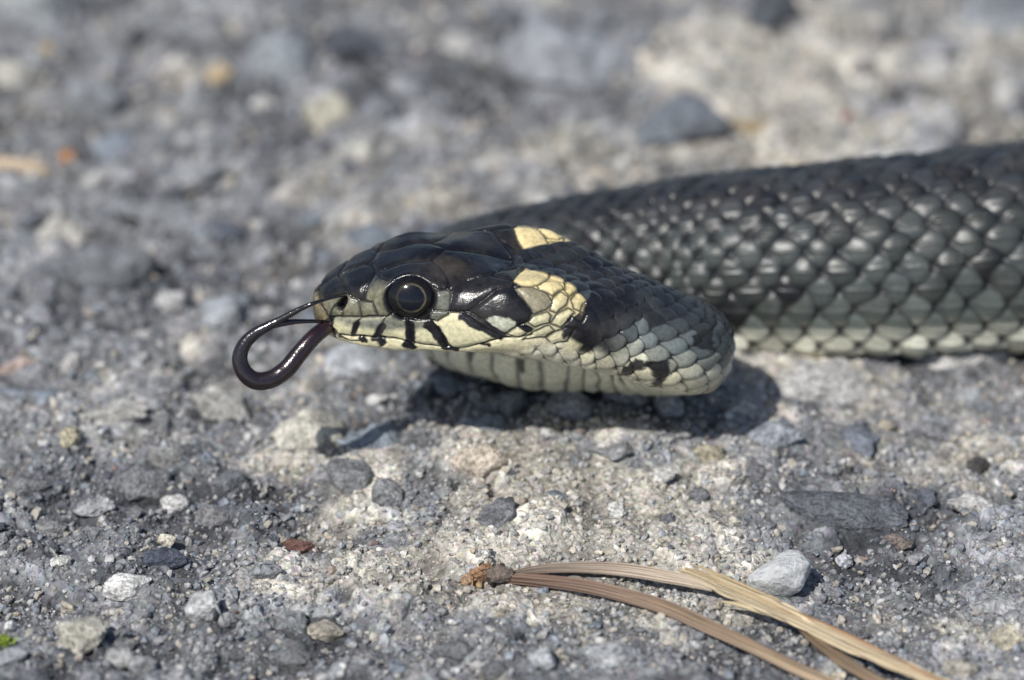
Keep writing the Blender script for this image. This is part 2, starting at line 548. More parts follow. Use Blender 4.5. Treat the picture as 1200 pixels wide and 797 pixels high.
# cross-sections of the head: (side, up) from crown to chin, seven stations round the half section, one row per photo column
HEADSEC = {
    366.0: [(0, -.015), (.012, -.018), (.02, -.03), (.024, -.045), (.02, -.06), (.012, -.072), (0, -.075)],
    367.6: [(0, .065), (.055, .052), (.09, .01), (.10, -.04), (.085, -.09), (.05, -.125), (0, -.135)],
    372: [(0, .125), (.11, .105), (.175, .04), (.19, -.035), (.17, -.12), (.10, -.175), (0, -.19)],
    379: [(0, .175), (.15, .16), (.235, .075), (.255, -.02), (.24, -.14), (.155, -.22), (0, -.24)],
    388: [(0, .225), (.19, .21), (.285, .11), (.31, -.005), (.30, -.15), (.215, -.25), (0, -.275)],
    402: [(0, .285), (.24, .268), (.345, .155), (.375, .02), (.365, -.16), (.28, -.265), (0, -.30)],
    430: [(0, .385), (.31, .362), (.42, .225), (.47, .04), (.47, -.155), (.375, -.265), (0, -.32)],
    455: [(0, .45), (.385, .43), (.49, .285), (.53, .08), (.53, -.145), (.42, -.27), (0, -.33)],
    481: [(0, .515), (.435, .488), (.55, .31), (.585, .10), (.58, -.13), (.46, -.265), (0, -.33)],
    510: [(0, .545), (.45, .47), (.59, .30), (.635, .10), (.625, -.12), (.49, -.25), (0, -.32)],
    540: [(0, .55), (.47, .468), (.66, .30), (.71, .10), (.68, -.11), (.52, -.24), (0, -.30)],
    575: [(0, .495), (.53, .505), (.735, .32), (.785, .10), (.735, -.10), (.54, -.225), (0, -.28)],
    610: [(0, .435), (.54, .51), (.765, .33), (.81, .08), (.74, -.115), (.54, -.24), (0, -.29)],
    652: [(0, .40), (.49, .475), (.70, .29), (.735, .04), (.67, -.17), (.48, -.31), (0, -.37)],
    685: [(0, .38), (.40, .39), (.62, .23), (.67, 0), (.60, -.23), (.42, -.37), (0, -.43)],
}
# unit body section (radius 1): broad back, slightly flattened belly
BODYSEC = np.array([(0, 1.0), (.60, .80), (.93, .36), (1.0, -.14), (.83, -.60), (.48, -.875), (0, -.955)])
hx = sorted(HEADSEC)
hs = [(x - 366) / PPC for x in hx]
S_NECK0 = hs[-1]
S_NECK1 = 366 and (738 - 366) / PPC

NT = 241                                   # samples per half section (crown .. chin)
tt = np.linspace(0, 6, NT)


def sections(s):
    """(rows, 7, 2) control points for arc positions s"""
    P, T, U, Lv, R = path(s)
    ks = np.array(hs + [S_NECK1 + .02, S_NECK1 + .3])
    r1 = np.interp(S_NECK1 + .02, arc, RR); r2 = np.interp(S_NECK1 + .3, arc, RR)
    kv = np.array([HEADSEC[x] for x in hx] + [BODYSEC * r1 * [np.interp(S_NECK1 + .02, [2.9, 3.5, 4.3], [1.26, 1.14, 1.0]), np.interp(S_NECK1 + .02, [2.9, 3.5, 4.3], [.90, .95, 1.0])],
                   BODYSEC * r2 * [np.interp(S_NECK1 + .3, [2.9, 3.5, 4.3], [1.26, 1.14, 1.0]), np.interp(S_NECK1 + .3, [2.9, 3.5, 4.3], [.90, .95, 1.0])]])
    head = crom(ks, kv, np.clip(s, 0, S_NECK1 + .3))
    an = np.stack([np.interp(s, [2.9, 3.5, 4.3], [1.26, 1.14, 1.0]), np.interp(s, [2.9, 3.5, 4.3], [.90, .95, 1.0])], -1)
    body = BODYSEC[None] * R[:, None, None] * an[:, None, :]
    w = (s < S_NECK1 + .02)[:, None, None]
    return np.where(w, head, body), P, T, U, Lv, R


def half_spline(K):
    """closed smooth section through mirrored control points -> (rows, NT, 2)"""
    ext = np.concatenate([K[:, 2:0:-1] * [-1, 1], K, K[:, 5:3:-1] * [-1, 1]], 1)     # index -2 .. 8
    i = np.clip(np.floor(tt).astype(int), 0, 5); f = (tt - i)[None, :, None]
    p0, p1, p2, p3 = (ext[:, i + k] for k in (1, 2, 3, 4))
    return .5 * (2 * p1 + (p2 - p0) * f + (2 * p0 - 5 * p1 + 4 * p2 - p3) * f**2 + (3 * p1 - p0 - 3 * p2 + p3) * f**3)


def resample(s):
    K, P, T, U, Lv, R = sections(s)
    Q = half_spline(K)
    seg = np.linalg.norm(np.diff(Q, axis=1), axis=2)
    A = np.concatenate([np.zeros((len(s), 1)), np.cumsum(seg, 1)], 1)          # distance round the section
    return Q, A, P, T, U, Lv, R


# rows along the body: dense on the head and front of the neck, coarser behind
s_rows = np.concatenate([[0.0, .003, .006, .010], np.arange(.016, 3.1, .0082), np.arange(3.1, 7.6, .0125), np.arange(7.6, 18.4, .019), np.arange(18.4, S_END - .06, .055)])
s_rows = np.unique(s_rows)
NR = len(s_rows)
Q, A, P, T, U, Lv, R = resample(s_rows)
# full ring: near half (side +) crown->chin, then the far half chin->crown
side = np.concatenate([np.ones(NT), -np.ones(NT - 2)])
tidx = np.concatenate([np.arange(NT), np.arange(NT - 2, 0, -1)])
NC = len(tidx)
QQ = Q[:, tidx, :]
AA = A[:, tidx]
AT = A[:, -1]                                           # half girth
BASE = P[:, None] + Lv[:, None] * (QQ[..., 0] * side)[..., None] + U[:, None] * QQ[..., 1][..., None]
SS = np.broadcast_to(s_rows[:, None], (NR, NC))
du = np.gradient(BASE, axis=0); dv = np.roll(BASE, -1, 1) - np.roll(BASE, 1, 1)
NRM = np.cross(du, dv)
NRM /= np.maximum(np.linalg.norm(NRM, axis=2, keepdims=True), 1e-12)
ctr = P[:, None]
NRM *= np.sign(np.sum(NRM[NR // 2, 0] * (BASE[NR // 2, 0] - P[NR // 2])))

# look-up from what was measured on the photograph to a place on the skin (distance from snout, distance from the crown line)
vis = (SS[:, :NT] < 3.95)
pxx, pyy, dep = project(BASE[:, :NT].reshape(-1, 3))
view = (BASE[:, :NT] - EYE); facing = np.sum(view * NRM[:, :NT], -1) < 0.0
ok = (vis & facing).ravel()
lk_px = pxx[ok]; lk_py = pyy[ok]; lk_s = SS[:, :NT].ravel()[ok]; lk_a = AA[:, :NT].ravel()[ok]
lk_d = dep[ok]


def skin(pts):
    out = []
    for x, y in pts:
        d2 = (lk_px - x) ** 2 + (lk_py - y) ** 2
        k = np.argpartition(d2, 6)[:6]
        k = k[np.argsort(lk_d[k])][:3]
        w = 1 / (d2[k] + .05)
        out.append((np.sum(lk_s[k] * w) / w.sum(), np.sum(lk_a[k] * w) / w.sum()))
    return np.array(out)


def z1(pts): return [(340 + x / 4.195, 240 + y / 4.195) for x, y in pts]
def z2(pts): return [(500 + x / 4.195, 240 + y / 4.195) for x, y in pts]
def z3(pts): return [(640 + x / 3.796, 280 + y / 3.796) for x, y in pts]


def seg_dist(S, A_, pl, closed=False):
    pl = np.asarray(pl)
    if closed: pl = np.vstack([pl, pl[:1]])
    d = np.full(S.shape, 9.0)
    for (x0, y0), (x1, y1) in zip(pl[:-1], pl[1:]):
        vx, vy = x1 - x0, y1 - y0; l2 = vx * vx + vy * vy + 1e-12
        t = np.clip(((S - x0) * vx + (A_ - y0) * vy) / l2, 0, 1)
        d = np.minimum(d, np.hypot(S - x0 - t * vx, A_ - y0 - t * vy))
    return d


def inside(S, A_, pl):
    pl = np.asarray(pl); c = np.zeros(S.shape, bool)
    x0, y0 = pl[-1]
    for x1, y1 in pl:
        cond = ((y1 > A_) != (y0 > A_)) & (S < (x0 - x1) * (A_ - y1) / (y0 - y1 + 1e-12) + x1)
        c ^= cond; x0, y0 = x1, y1
    return c


def soft_inside(S, A_, pl, w):
    d = seg_dist(S, A_, pl, True)
    return smooth(-w, w, np.where(inside(S, A_, pl), d, -d))


# only one half is worked out (the pattern is mirrored), on the rows of head and neck
nh = int(np.searchsorted(s_rows, 4.1))
hS = SS[:nh, :NT]; hA = AA[:nh, :NT]
wob = .012
hSw = hS + (vnoise2(hS * 14, hA * 14, 5) - .5) * wob; hAw = hA + (vnoise2(hS * 14, hA * 14, 6) - .5) * wob

eye_poly_px = [(481.5 + 29 * math.cos(a), 349 + 25.0 * math.sin(a)) for a in np.linspace(0, 2 * math.pi, 28, endpoint=False)]
EYE_SA = skin([(482, 349)])[0]
NOS_SA = skin([(401, 355)])[0]

SUT = [z1(p) for p in (
    [(128, 402), (138, 440), (147, 480), (165, 525), (192, 558), (204, 604)], [(108, 425), (128, 402)],
    [(237, 350), (262, 385), (282, 432)], [(147, 472), (215, 450), (282, 434)],
    [(282, 432), (300, 452), (335, 470), (365, 472)], [(365, 472), (375, 410), (395, 375), (418, 328)],
    [(372, 286), (400, 298), (418, 328)], [(418, 328), (530, 290), (640, 274), (690, 267)], [(690, 267), (725, 242), (760, 217)],
    [(418, 328), (440, 358), (485, 370)], [(690, 267), (735, 300), (762, 340), (778, 385), (772, 412), (722, 418), (705, 402)],
    [(365, 472), (405, 478), (420, 515), (432, 547)], [(335, 472), (350, 548)], [(252, 485), (258, 553)],
    [(192, 557), (260, 553), (350, 550), (432, 548), (470, 550), (512, 532)],
    [(772, 412), (800, 434)], [(708, 520), (775, 520)], [(800, 434), (778, 520), (775, 540), (725, 572)],
    [(512, 532), (560, 562), (640, 568), (690, 564), (725, 572)],
    [(350, 550), (335, 570), (312, 634)], [(470, 550), (455, 585), (422, 648)], [(575, 562), (592, 605), (596, 670)], [(700, 568), (728, 622), (778, 700)],
    [(205, 612), (222, 664)], [(236, 640), (285, 668), (345, 672)], [(345, 648), (372, 668)], [(440, 656), (460, 684)], [(585, 680), (612, 702)],
)] + [z2(p) for p in (
    [(105, 415), (125, 428), (200, 372), (320, 345), (425, 292)], [(425, 292), (432, 275), (425, 268)],
    [(125, 428), (115, 500), (105, 525), (150, 532), (205, 527)], [(205, 527), (262, 478), (345, 414), (430, 402)],
    [(322, 346), (352, 322), (440, 310)], [(325, 350), (370, 362), (420, 372), (430, 402)],
    [(205, 527), (280, 572), (378, 645)], [(430, 402), (447, 440), (525, 530), (500, 575), (440, 600), (380, 642)], [(172, 532), (258, 592), (372, 652)],
)]
MID = [z1([(128, 402), (160, 388), (225, 355), (300, 322), (372, 288)]), z2([(89, 218), (290, 226), (425, 268)])]
MOUTH = z1([(197, 598), (236, 638), (300, 650), (345, 646), (430, 653), (580, 677), (760, 701)]) + z2([(160, 706), (262, 688), (380, 658), (450, 654), (520, 640)])
COLLAR = [z2(p) for p in (
    [(422, 370), (455, 330), (520, 302), (590, 320), (605, 355), (560, 385), (520, 400), (450, 395)],
    [(432, 410), (470, 397), (530, 402), (600, 442), (620, 477), (595, 515), (532, 540), (500, 490)],
    [(545, 395), (602, 366), (660, 382), (676, 412), (622, 447), (560, 415)],
    [(596, 320), (660, 330), (716, 356), (678, 384), (606, 360)], [(686, 386), (730, 360), (776, 386), (772, 410), (710, 447), (680, 420)],
    [(606, 520), (626, 452), (666, 427), (706, 452), (696, 490), (642, 535)], [(716, 462), (740, 432), (800, 425), (812, 442), (778, 482), (762, 525), (726, 510)],
    [(500, 582), (530, 551), (596, 526), (616, 547), (606, 586), (532, 606)], [(610, 590), (642, 541), (700, 506), (736, 532), (702, 572), (660, 606)],
    [(390, 642), (440, 602), (500, 601), (526, 616), (452, 656)], [(738, 560), (770, 526), (788, 546), (766, 582)], [(526, 626), (602, 597), (632, 622), (582, 656), (472, 667)],
    [(590, 660), (640, 625), (690, 600), (730, 620), (690, 670), (620, 690)],
)]
# sutures -> groove distance
dsut = np.full(hS.shape, 9.0)
for pl in SUT: dsut = np.minimum(dsut, seg_dist(hSw, hAw, skin(pl)))
for pl in MID:
    sm = skin(pl)[:, 0]
    dsut = np.minimum(dsut, np.where((hS > sm.min() - .01) & (hS < sm.max()), hA + (vnoise2(hS * 9, hS * 0, 8) - .5) * .015, 9))
for pl in COLLAR: dsut = np.minimum(dsut, seg_dist(hSw, hAw, skin(pl), True))
sk_m = skin(MOUTH)
dmouth = seg_dist(hSw, hAw, sk_m)
dsut = np.minimum(dsut, dmouth)
deye = np.hypot(hS - EYE_SA[0], hA - EYE_SA[1])
eye_sk = skin(eye_poly_px)
deye_edge = seg_dist(hS, hA, eye_sk, True); in_eye = inside(hS, hA, eye_sk)
dnos = np.hypot((hS - NOS_SA[0]) / .058, (hA - NOS_SA[1]) / .070)

# ---- small overlapping scales of neck and body: 17 rows of keeled back scales over a row of broad belly plates
ROWS = 21
VFRAC = .715
pitch = (AT * VFRAC) / (ROWS / 2.0)
per = pitch * 1.60
PHI = np.concatenate([[0], np.cumsum(np.diff(s_rows) / ((per[1:] + per[:-1]) / 2))])
xr_ = AA / (AT[:, None] * VFRAC)
row = ROWS / 2.0 * np.where(xr_ < 1, 1.14 * xr_ - .14 * xr_ ** 3, 1 + .72 * (xr_ - 1)) * side[None]                  # signed row coordinate, 0 on the spine
phi = np.broadcast_to(PHI[:, None], (NR, NC))
wx = (vnoise2(phi * 1.3 + 40, row * 1.1 + 40, 31) - .5) * .22; wy = (vnoise2(phi * 1.3 + 80, row * 1.1 + 80, 32) - .5) * .22
rw = row + wy; ph = phi + wx
h2nd = np.full((NR, NC), -9.0); hbest = np.full((NR, NC), -9.0); ib = np.zeros((NR, NC)); jb = np.zeros((NR, NC)); dbest = np.full((NR, NC), 9.0); qb = np.zeros((NR, NC)); pb = np.zeros((NR, NC))
i0 = np.floor(rw)
shrink = np.interp(SS, [4, 8], [1.0, 1.07])
for di in (-1, 0, 1, 2):
    i_ = i0 + di
    off = np.where(np.mod(i_, 2) == 0, 0.0, .5)
    j0 = np.floor(ph - off)
    for dj in (-1, 0, 1):
        j_ = j0 + dj
        p = (ph - off - j_ - .5) * 2.0                  # -1 front .. +1 rear tip
        q = rw - i_
        pe = np.where(p < 0, p * .94, p * 1.04)
        d = shrink * (np.abs(pe) ** 1.9 + np.abs(q * 1.10) ** 1.9) ** (1 / 1.9)
        hh = np.where(d < 1.04, .42 * p + .85 * (1 - d ** 3.4), -5)
        take = hh > hbest
        h2nd = np.where(take, hbest, np.maximum(h2nd, hh))
        hbest = np.where(take, hh, hbest); ib = np.where(take, i_, ib); jb = np.where(take, j_, jb); dbest = np.where(take, d, dbest)
        qb = np.where(take, q, qb); pb = np.where(take, p, pb)
gap = hbest < -4
hbest = np.where(gap, -.55, hbest)
edge = smooth(.76, .97, dbest) * (~gap) + gap          # rim of each scale, 1 in the skin between
edge = np.maximum(edge, smooth(.16, .03, hbest - h2nd) * .9)
keel = np.exp(-(qb / .08) ** 2) * smooth(-1, -.2, pb) * smooth(5.2, 6.6, SS)
scale_h = np.clip(hbest, -.6, 1.3) * np.interp(SS, [4.5, 7.5], [.36, .27]) + keel * .07
vent = smooth(VFRAC - .004, VFRAC + .012, AA / AT[:, None]) # 1 on the belly
fv = ph - .25; jv = np.floor(fv); fv = fv - jv
vh = -.35 + .75 * np.sin(np.pi * np.clip(fv, 0, 1)) ** .6 + .15 * fv
vedge = np.maximum(smooth(.80, .96, fv), smooth(.12, .0, fv))

# weight: where the small scales take over from the head plates
tb = np.array([0, .18, .40, .62, .80, .95, 1.12, 1.3, 1.6, 2.3])          # distance from the crown line
xb = np.array([604, 610, 655, 695, 705, 700, 655, 615, 570, 470])
lat_w = smooth(-.03, .05, SS - (np.interp(AA, tb, xb) - 366) / PPC)
lat_c = smooth(-.16, .10, SS - (np.interp(AA, tb, xb) - 366) / PPC + (vnoise2(SS * 6, AA * 6, 66) - .5) * .2 * smooth(.9, 1.2, AA))
lat_c = lat_w + (lat_c - lat_w) * smooth(.85, 1.15, AA)
lat_w = lat_w + (smooth(-.12, .14, SS - (np.interp(AA, tb, xb) - 366) / PPC) - lat_w) * smooth(.85, 1.15, AA)
amp = np.interp(s_rows, [0, 2.4, 4.0, 7.0, 10], [.6, .75, 1.0, 1.0, 1.0])[:, None]
REL = lat_w * ((scale_h * (1 - vent) + vh * .50 * vent) * pitch[:, None] * .90 * amp)

# head relief
plate = -.016 * np.exp(-(dsut / .0085) ** 2) + .012 * smooth(0, .07, dsut)
plate = plate - .016 * np.exp(-(dmouth / .012) ** 2)
plate += (vnoise2(hS * 5, hA * 5, 77) - .5) * .016
soc = np.where(in_eye, deye_edge, -deye_edge)
plate = plate + .008 * np.exp(-((soc + .035) / .03) ** 2) - .10 * smooth(-.012, .05, soc)
plate = plate - .085 * smooth(1.05, .45, dnos) + .008 * np.exp(-((dnos - 1.35) / .35) ** 2)
tipfade = smooth(.0, .06, hS)
plate *= tipfade
hr = np.zeros((NR, NC)); hr[:nh] = plate[:, tidx]
REL = REL + (1 - lat_w) * hr
REL += ((vnoise2(SS * 3.0, row * .8, 15) - .5) * .03) * smooth(2.6, 3.2, SS)
SKV = BASE + NRM * REL[..., None]

# ---- pigment
def C(*a): return np.array(a, float)
ri = np.abs(ib) * 19.0 / ROWS
rnd = ihash(ib, jb, ib * 0 + 3); rnd2 = ihash(ib, jb, ib * 0 + 4)
neck = smooth(8.2, 5.2, SS)
OLIVE = C(.046, .054, .052); SLATE = C(.019, .022, .026); BLUEG = C(.105, .125, .128); PALE = C(.66, .65, .53); CREAM = C(.76, .72, .55); BLK = C(.010, .010, .013)
back_n = lerp3(np.broadcast_to(SLATE, SS.shape + (3,)), BLUEG, smooth(2.8, 6.0, ri + (rnd - .5) * .9))
back_n = lerp3(back_n, C(.40, .40, .325), smooth(5.5, 7.2, ri + (rnd - .5) * .8 - pb * .15))
back_n = lerp3(back_n, C(.54, .50, .35), smooth(6.8, 8.5, ri + (rnd - .5) * .6))
back_b = lerp3(np.broadcast_to(C(.026, .028, .031), SS.shape + (3,)), OLIVE, smooth(1, 5, ri))
back_b = lerp3(back_b, C(.085, .10, .09), smooth(6.4, 8.0, ri))
back_b = lerp3(back_b, PALE, smooth(7.7, 8.7, ri + (np.abs(rw) - np.abs(ib)) * 1.3))
colr = lerp3(back_b, back_n, neck)
colr = colr * (.62 + .76 * rnd)[..., None]
# black flecks: whole scales, in loose cross bars down the flank
bar = np.mod(jb + np.floor(ri * .6), 7)
fleck = ((ri >= 3) & (ri <= 8) & (bar < 1.5) & (rnd2 > .70)) | ((ri <= 7) & (rnd2 > .965))
fleck = fleck & (SS > 7.4)
colr = lerp3(colr, BLK, fleck * (.45 + .5 * smooth(-.2, .6, np.abs(qb) + .5 * (rnd - .3))))
colr = lerp3(colr, BLK, np.clip(edge, 0, 1) * .92)
front = smooth(-.25, -.85, pb)                            # dark skin shows at the front of each scale
colr = lerp3(colr, BLK, front * .35)
# belly
bel = np.broadcast_to(CREAM, SS.shape + (3,)) * (.86 + .2 * ihash(jv, jv * 0, jv * 0 + 9))[..., None]
bfr = (AA / AT[:, None] - VFRAC) / (1 - VFRAC)
blotch = (vnoise2(jv * 3.3 + 5, np.floor(bfr * 5) * 2.1 + side[None] * 7, 55) > np.interp(SS, [3, 4.5, 6, 9, 12], [2, 2, 2, .62, .42])) * smooth(.0, .1, fv)
endspot = smooth(.44, .30, bfr + (vnoise2(fv * 3 + jv * 9, bfr * 6, 58) - .5) * .25) * smooth(.60, .72, fv + (vnoise2(fv * 3 + jv * 9, bfr * 7, 57) - .5) * .3) * (ihash(jv, jv * 0 + 2, jv * 0 + 5) > .42) * smooth(3.4, 4.4, SS)
bel = lerp3(bel, BLK, np.clip(blotch + endspot * .9, 0, 1) * .95)
bel = lerp3(bel, C(.15, .15, .125), vedge * smooth(2.9, 3.6, SS) * .85)  # shade between the bulging belly plates, painted as grey grooves
colr = lerp3(colr, bel, vent)
# throat and chin stay plain cream
thr = smooth(3.5, 2.5, SS) * smooth(.95, 1.25, AA)
colr = lerp3(colr, np.broadcast_to(CREAM, colr.shape) * (.9 + .15 * rnd[..., None]), thr * .85 * (1 - .75 * np.clip(edge, 0, 1) * (1 - vent)))

# head pigment (one half, mirrored)
hc = np.broadcast_to(C(.0080, .0080, .0100), hS.shape + (3,)).copy()
hc *= (.7 + .7 * vnoise2(hS * 3.2, hA * 3.2, 44))[..., None]
brown = smooth(.48, .66, vnoise2(hS * 2.4 + 3, hA * 2.4, 45)) * smooth(1.0, 1.25, hS) * smooth(.62, .3, hA)
hc = lerp3(hc, C(.032, .025, .018), brown * .6)


def paint(c, poly, colv, w=.012, wgt=1.0, jitter=0.0):
    s_, a_ = hSw, hAw
    if jitter:
        s_ = hS + (fbm2(hS * 16, hA * 16, 7, 3) - .5) * jitter; a_ = hA + (fbm2(hS * 16, hA * 16, 9, 3) - .5) * jitter
    return lerp3(c, colv, soft_inside(s_, a_, skin(poly), w) * wgt)


def stroke(c, pl, width_px, colv, w=.010):
    d = seg_dist(hS + (fbm2(hS * 20, hA * 20, 17, 2) - .5) * .03, hA + (fbm2(hS * 20, hA * 20, 19, 2) - .5) * .03, skin(pl))
    hw = width_px / 4.195 / PPC / 2
    return lerp3(c, colv, smooth(hw + w, hw - w, d))


speck = (.55 + .9 * fbm2(hS * 30, hA * 30, 21, 3))[..., None]
OLV = C(.150, .145, .098) * speck
hc = paint(hc, z1([(118, 440), (150, 476), (280, 442), (340, 476), (372, 478), (392, 410), (430, 380), (500, 384), (505, 520), (470, 548), (350, 553), (200, 556), (160, 520)]), OLV, .03)
hc = paint(hc, z1([(375, 400), (420, 350), (500, 375), (490, 400), (400, 420)]), C(.055, .055, .05) * speck, .03, .8)
hc = paint(hc, z1([(720, 420), (772, 418), (796, 438), (775, 520), (770, 542), (720, 570), (690, 562)]), C(.125, .13, .105) * speck, .014)
hc = paint(hc, z1([(100, 455), (130, 450), (150, 490), (192, 560), (204, 604), (180, 590), (140, 540)]), C(.24, .20, .11) * speck, .05)
LABC = C(.60, .56, .36)
lab = z1([(194, 560), (350, 554), (470, 554), (512, 536), (560, 565), (690, 570), (728, 574)]) + z2([(60, 565), (108, 532), (172, 534), (258, 592), (372, 652), (262, 690), (160, 708)]) + z1([(760, 703), (580, 679), (430, 655), (345, 648), (236, 638), (200, 602)])
hc = paint(hc, lab, LABC, .010)
hc = paint(hc, z1([(200, 558), (350, 554), (470, 552), (512, 536), (560, 565), (700, 572), (690, 606), (590, 618), (460, 622), (330, 600), (210, 574)]), C(.13, .135, .115) * speck, .04, .95)
# below the mouth: chin and lower lip
below = (hA > np.interp(hS, sk_m[:, 0], sk_m[:, 1]) + .004) & (hS > .10)
chin = lerp3(hc, C(.62, .57, .37), smooth(0, .012, hA - np.interp(hS, sk_m[:, 0], sk_m[:, 1])) * (hS > .10))
hc = np.where(below[..., None], chin, hc)
# nape collar
YEL = lerp3(np.broadcast_to(C(.70, .57, .29), hS.shape + (3,)), C(.60, .56, .36), smooth(.45, .95, hA))
YEL = YEL * (.72 + .42 * fbm2(hS * 9, hA * 9, 29, 3))[..., None]
collar = z2([(425, 372), (455, 330), (520, 300), (600, 312), (665, 330), (720, 356), (782, 384), (812, 430), (785, 475), (768, 520), (790, 545), (765, 585), (735, 560), (715, 545), (690, 560), (700, 585), (668, 622),
             (650, 655), (560, 668), (450, 662), (380, 648), (440, 602), (500, 578), (526, 532), (500, 490), (432, 410), (480, 402)])
hc = paint(hc, collar, YEL, .010, 1, .03)
hc = paint(hc, COLLAR[1], C(.20, .18, .13) * speck, .02, .9, .04)
hc = paint(hc, z2([(285, 572), (350, 548), (400, 560), (450, 578), (520, 596), (450, 600), (385, 642)]), C(.42, .43, .34) * speck, .012, 1, .06)
hc = paint(hc, z2([(440, 640), (560, 660), (680, 640), (760, 690), (700, 760), (560, 720), (420, 690)]), C(.58, .53, .35), .03)
for pl, wd in ((z1([(203, 560), (203, 604)]), 24), (z1([(325, 585), (308, 632)]), 28), (z1([(448, 605), (424, 645)]), 44), (z1([(588, 575), (594, 670)]), 44),
               (z1([(680, 588), (722, 630), (772, 700)]), 46), (z2([(178, 538), (255, 590), (365, 645)]), 44),
               (z1([(348, 648), (368, 666)]), 26), (z1([(438, 656), (458, 682)]), 30), (z1([(570, 682), (606, 702)]), 34), (z1([(762, 702), (815, 712)]), 26),
               (z1([(205, 610), (222, 664)]), 10), (z1([(236, 640), (285, 668), (335, 672)]), 8), (z2([(240, 690), (310, 690)]), 14), (z2([(460, 590), (505, 612)]), 34)):
    hc = stroke(hc, pl, wd * 1.2, BLK)
hc = lerp3(hc, C(.006, .006, .008), np.exp(-(dsut / .0105) ** 2) * .92)
hc = lerp3(hc, BLK, smooth(1.1, .75, dnos))
hc = lerp3(hc, C(.006, .006, .007), smooth(-.045, -.012, soc))
hfull = np.zeros(colr.shape); hfull[:nh] = hc[:, tidx]
colr = hfull * (1 - lat_c)[..., None] + colr * lat_c[..., None]
# black marks of nape and neck
NS = SS[:nh, :NT]; NA = AA[:nh, :NT]
blk = np.zeros(NS.shape)
nj = (fbm2(NS * 13, NA * 13, 37, 3) - .5) * .07; nj2 = (fbm2(NS * 13, NA * 13, 38, 3) - .5) * .07
for poly in (z3([(190, 190), (200, 250), (165, 330), (95, 362), (65, 437), (130, 424), (290, 352), (385, 312), (350, 250), (300, 205), (230, 160)]),
             z3([(322, 607), (350, 560), (385, 545), (395, 525), (420, 545), (525, 537), (542, 572), (520, 622), (448, 647), (480, 610), (465, 575), (440, 562), (385, 582)]),
             z3([(640, 440), (690, 400), (740, 405), (722, 500), (660, 472)])):
    blk = np.maximum(blk, soft_inside(NS + nj, NA + nj2, skin(poly), .012))
nape = smooth(3.02, 2.75, NS + .25 * (NA > .3) * 0 + nj) * smooth(.95, .80, NA + nj2) * smooth(1.9, 2.05, NS)
nape *= 1 - soft_inside(NS, NA, skin(collar), .012)
blk = np.maximum(blk, nape)
bf = np.zeros(SS.shape); bf[:nh] = blk[:, tidx]
colr = lerp3(colr, BLK, bf * .97)
rough = np.interp(SS, [0, 2.5, 3.2, 5], [.215, .23, .31, .33]) + .06 * (np.max(colr, -1) > .25)

snake = bpy.data.objects.new("grass_snake", None)
COL.objects.link(snake)
tag(snake, "dark grey grass snake with yellow collar raising its head and flicking its tongue", "snake")
mesh_obj("body", SKV.reshape(-1, 3), grid_faces(NR, NC), M_SKIN, snake, colr.reshape(-1, 3), {"rough": rough.ravel()})

# ---- eyes
def surf(sa, sgn):
    r = int(np.argmin(np.abs(s_rows - sa[0]))); c = int(np.argmin(np.abs(A[r] - sa[1])))
    b = BASE[r, c]; n = NRM[r, c]
    if sgn < 0:
        mid = P[r]; l = Lv[r]
        b = b - 2 * l * np.dot(b - mid, l); n = n - 2 * l * np.dot(n, l)
    return b, n


for sgn in (1, -1):
    b, n = surf(EYE_SA, sgn)
    n = Vector(n).lerp(Vector((0, -sgn * 1.0, .45)), .6).normalized()
    a = np.linspace(0, math.pi * .62, 34); w = np.linspace(0, 2 * math.pi, 64, endpoint=False)
    rad = .242
    r_ = np.sin(a)[:, None] * rad; zz = (np.cos(a) * .50)[:, None] * rad + 0 * w[None]
    V = np.stack([r_ * np.cos(w), r_ * np.sin(w) * .86, zz], -1).reshape(-1, 3)
    # the iris ring lies a little forward and low on the ball, thicker at the back
    xx = V[:, 0] / rad; yy = V[:, 1] / rad
    rr = np.hypot(xx, yy); back = .5 - .5 * xx / np.maximum(rr, 1e-6)
    amt = np.exp(-((rr - .535) / np.where(rr < .535, .018, .032)) ** 2) * (.22 + .78 * back ** 1.5)
    ec = lerp3(np.broadcast_to(C(.0045, .006, .010), V.shape), C(.007, .006, .006), smooth(.50, .60, rr) * smooth(.95, .7, rr))
    ec = lerp3(ec, C(.26, .225, .13), amt * .55)
    fwd = Vector((-1, 0, 0)); zax = n; xax = (fwd - zax * fwd.dot(zax)).normalized(); yax = zax.cross(xax)
    Mx = Matrix((xax, yax, zax)).transposed()
    base = np.array(b) - np.array(n) * (rad * .50 - .038)
    V = V @ np.array(Mx).T + base
    o = mesh_obj("eye", V, grid_faces(34, 64), M_EYE, snake, ec)

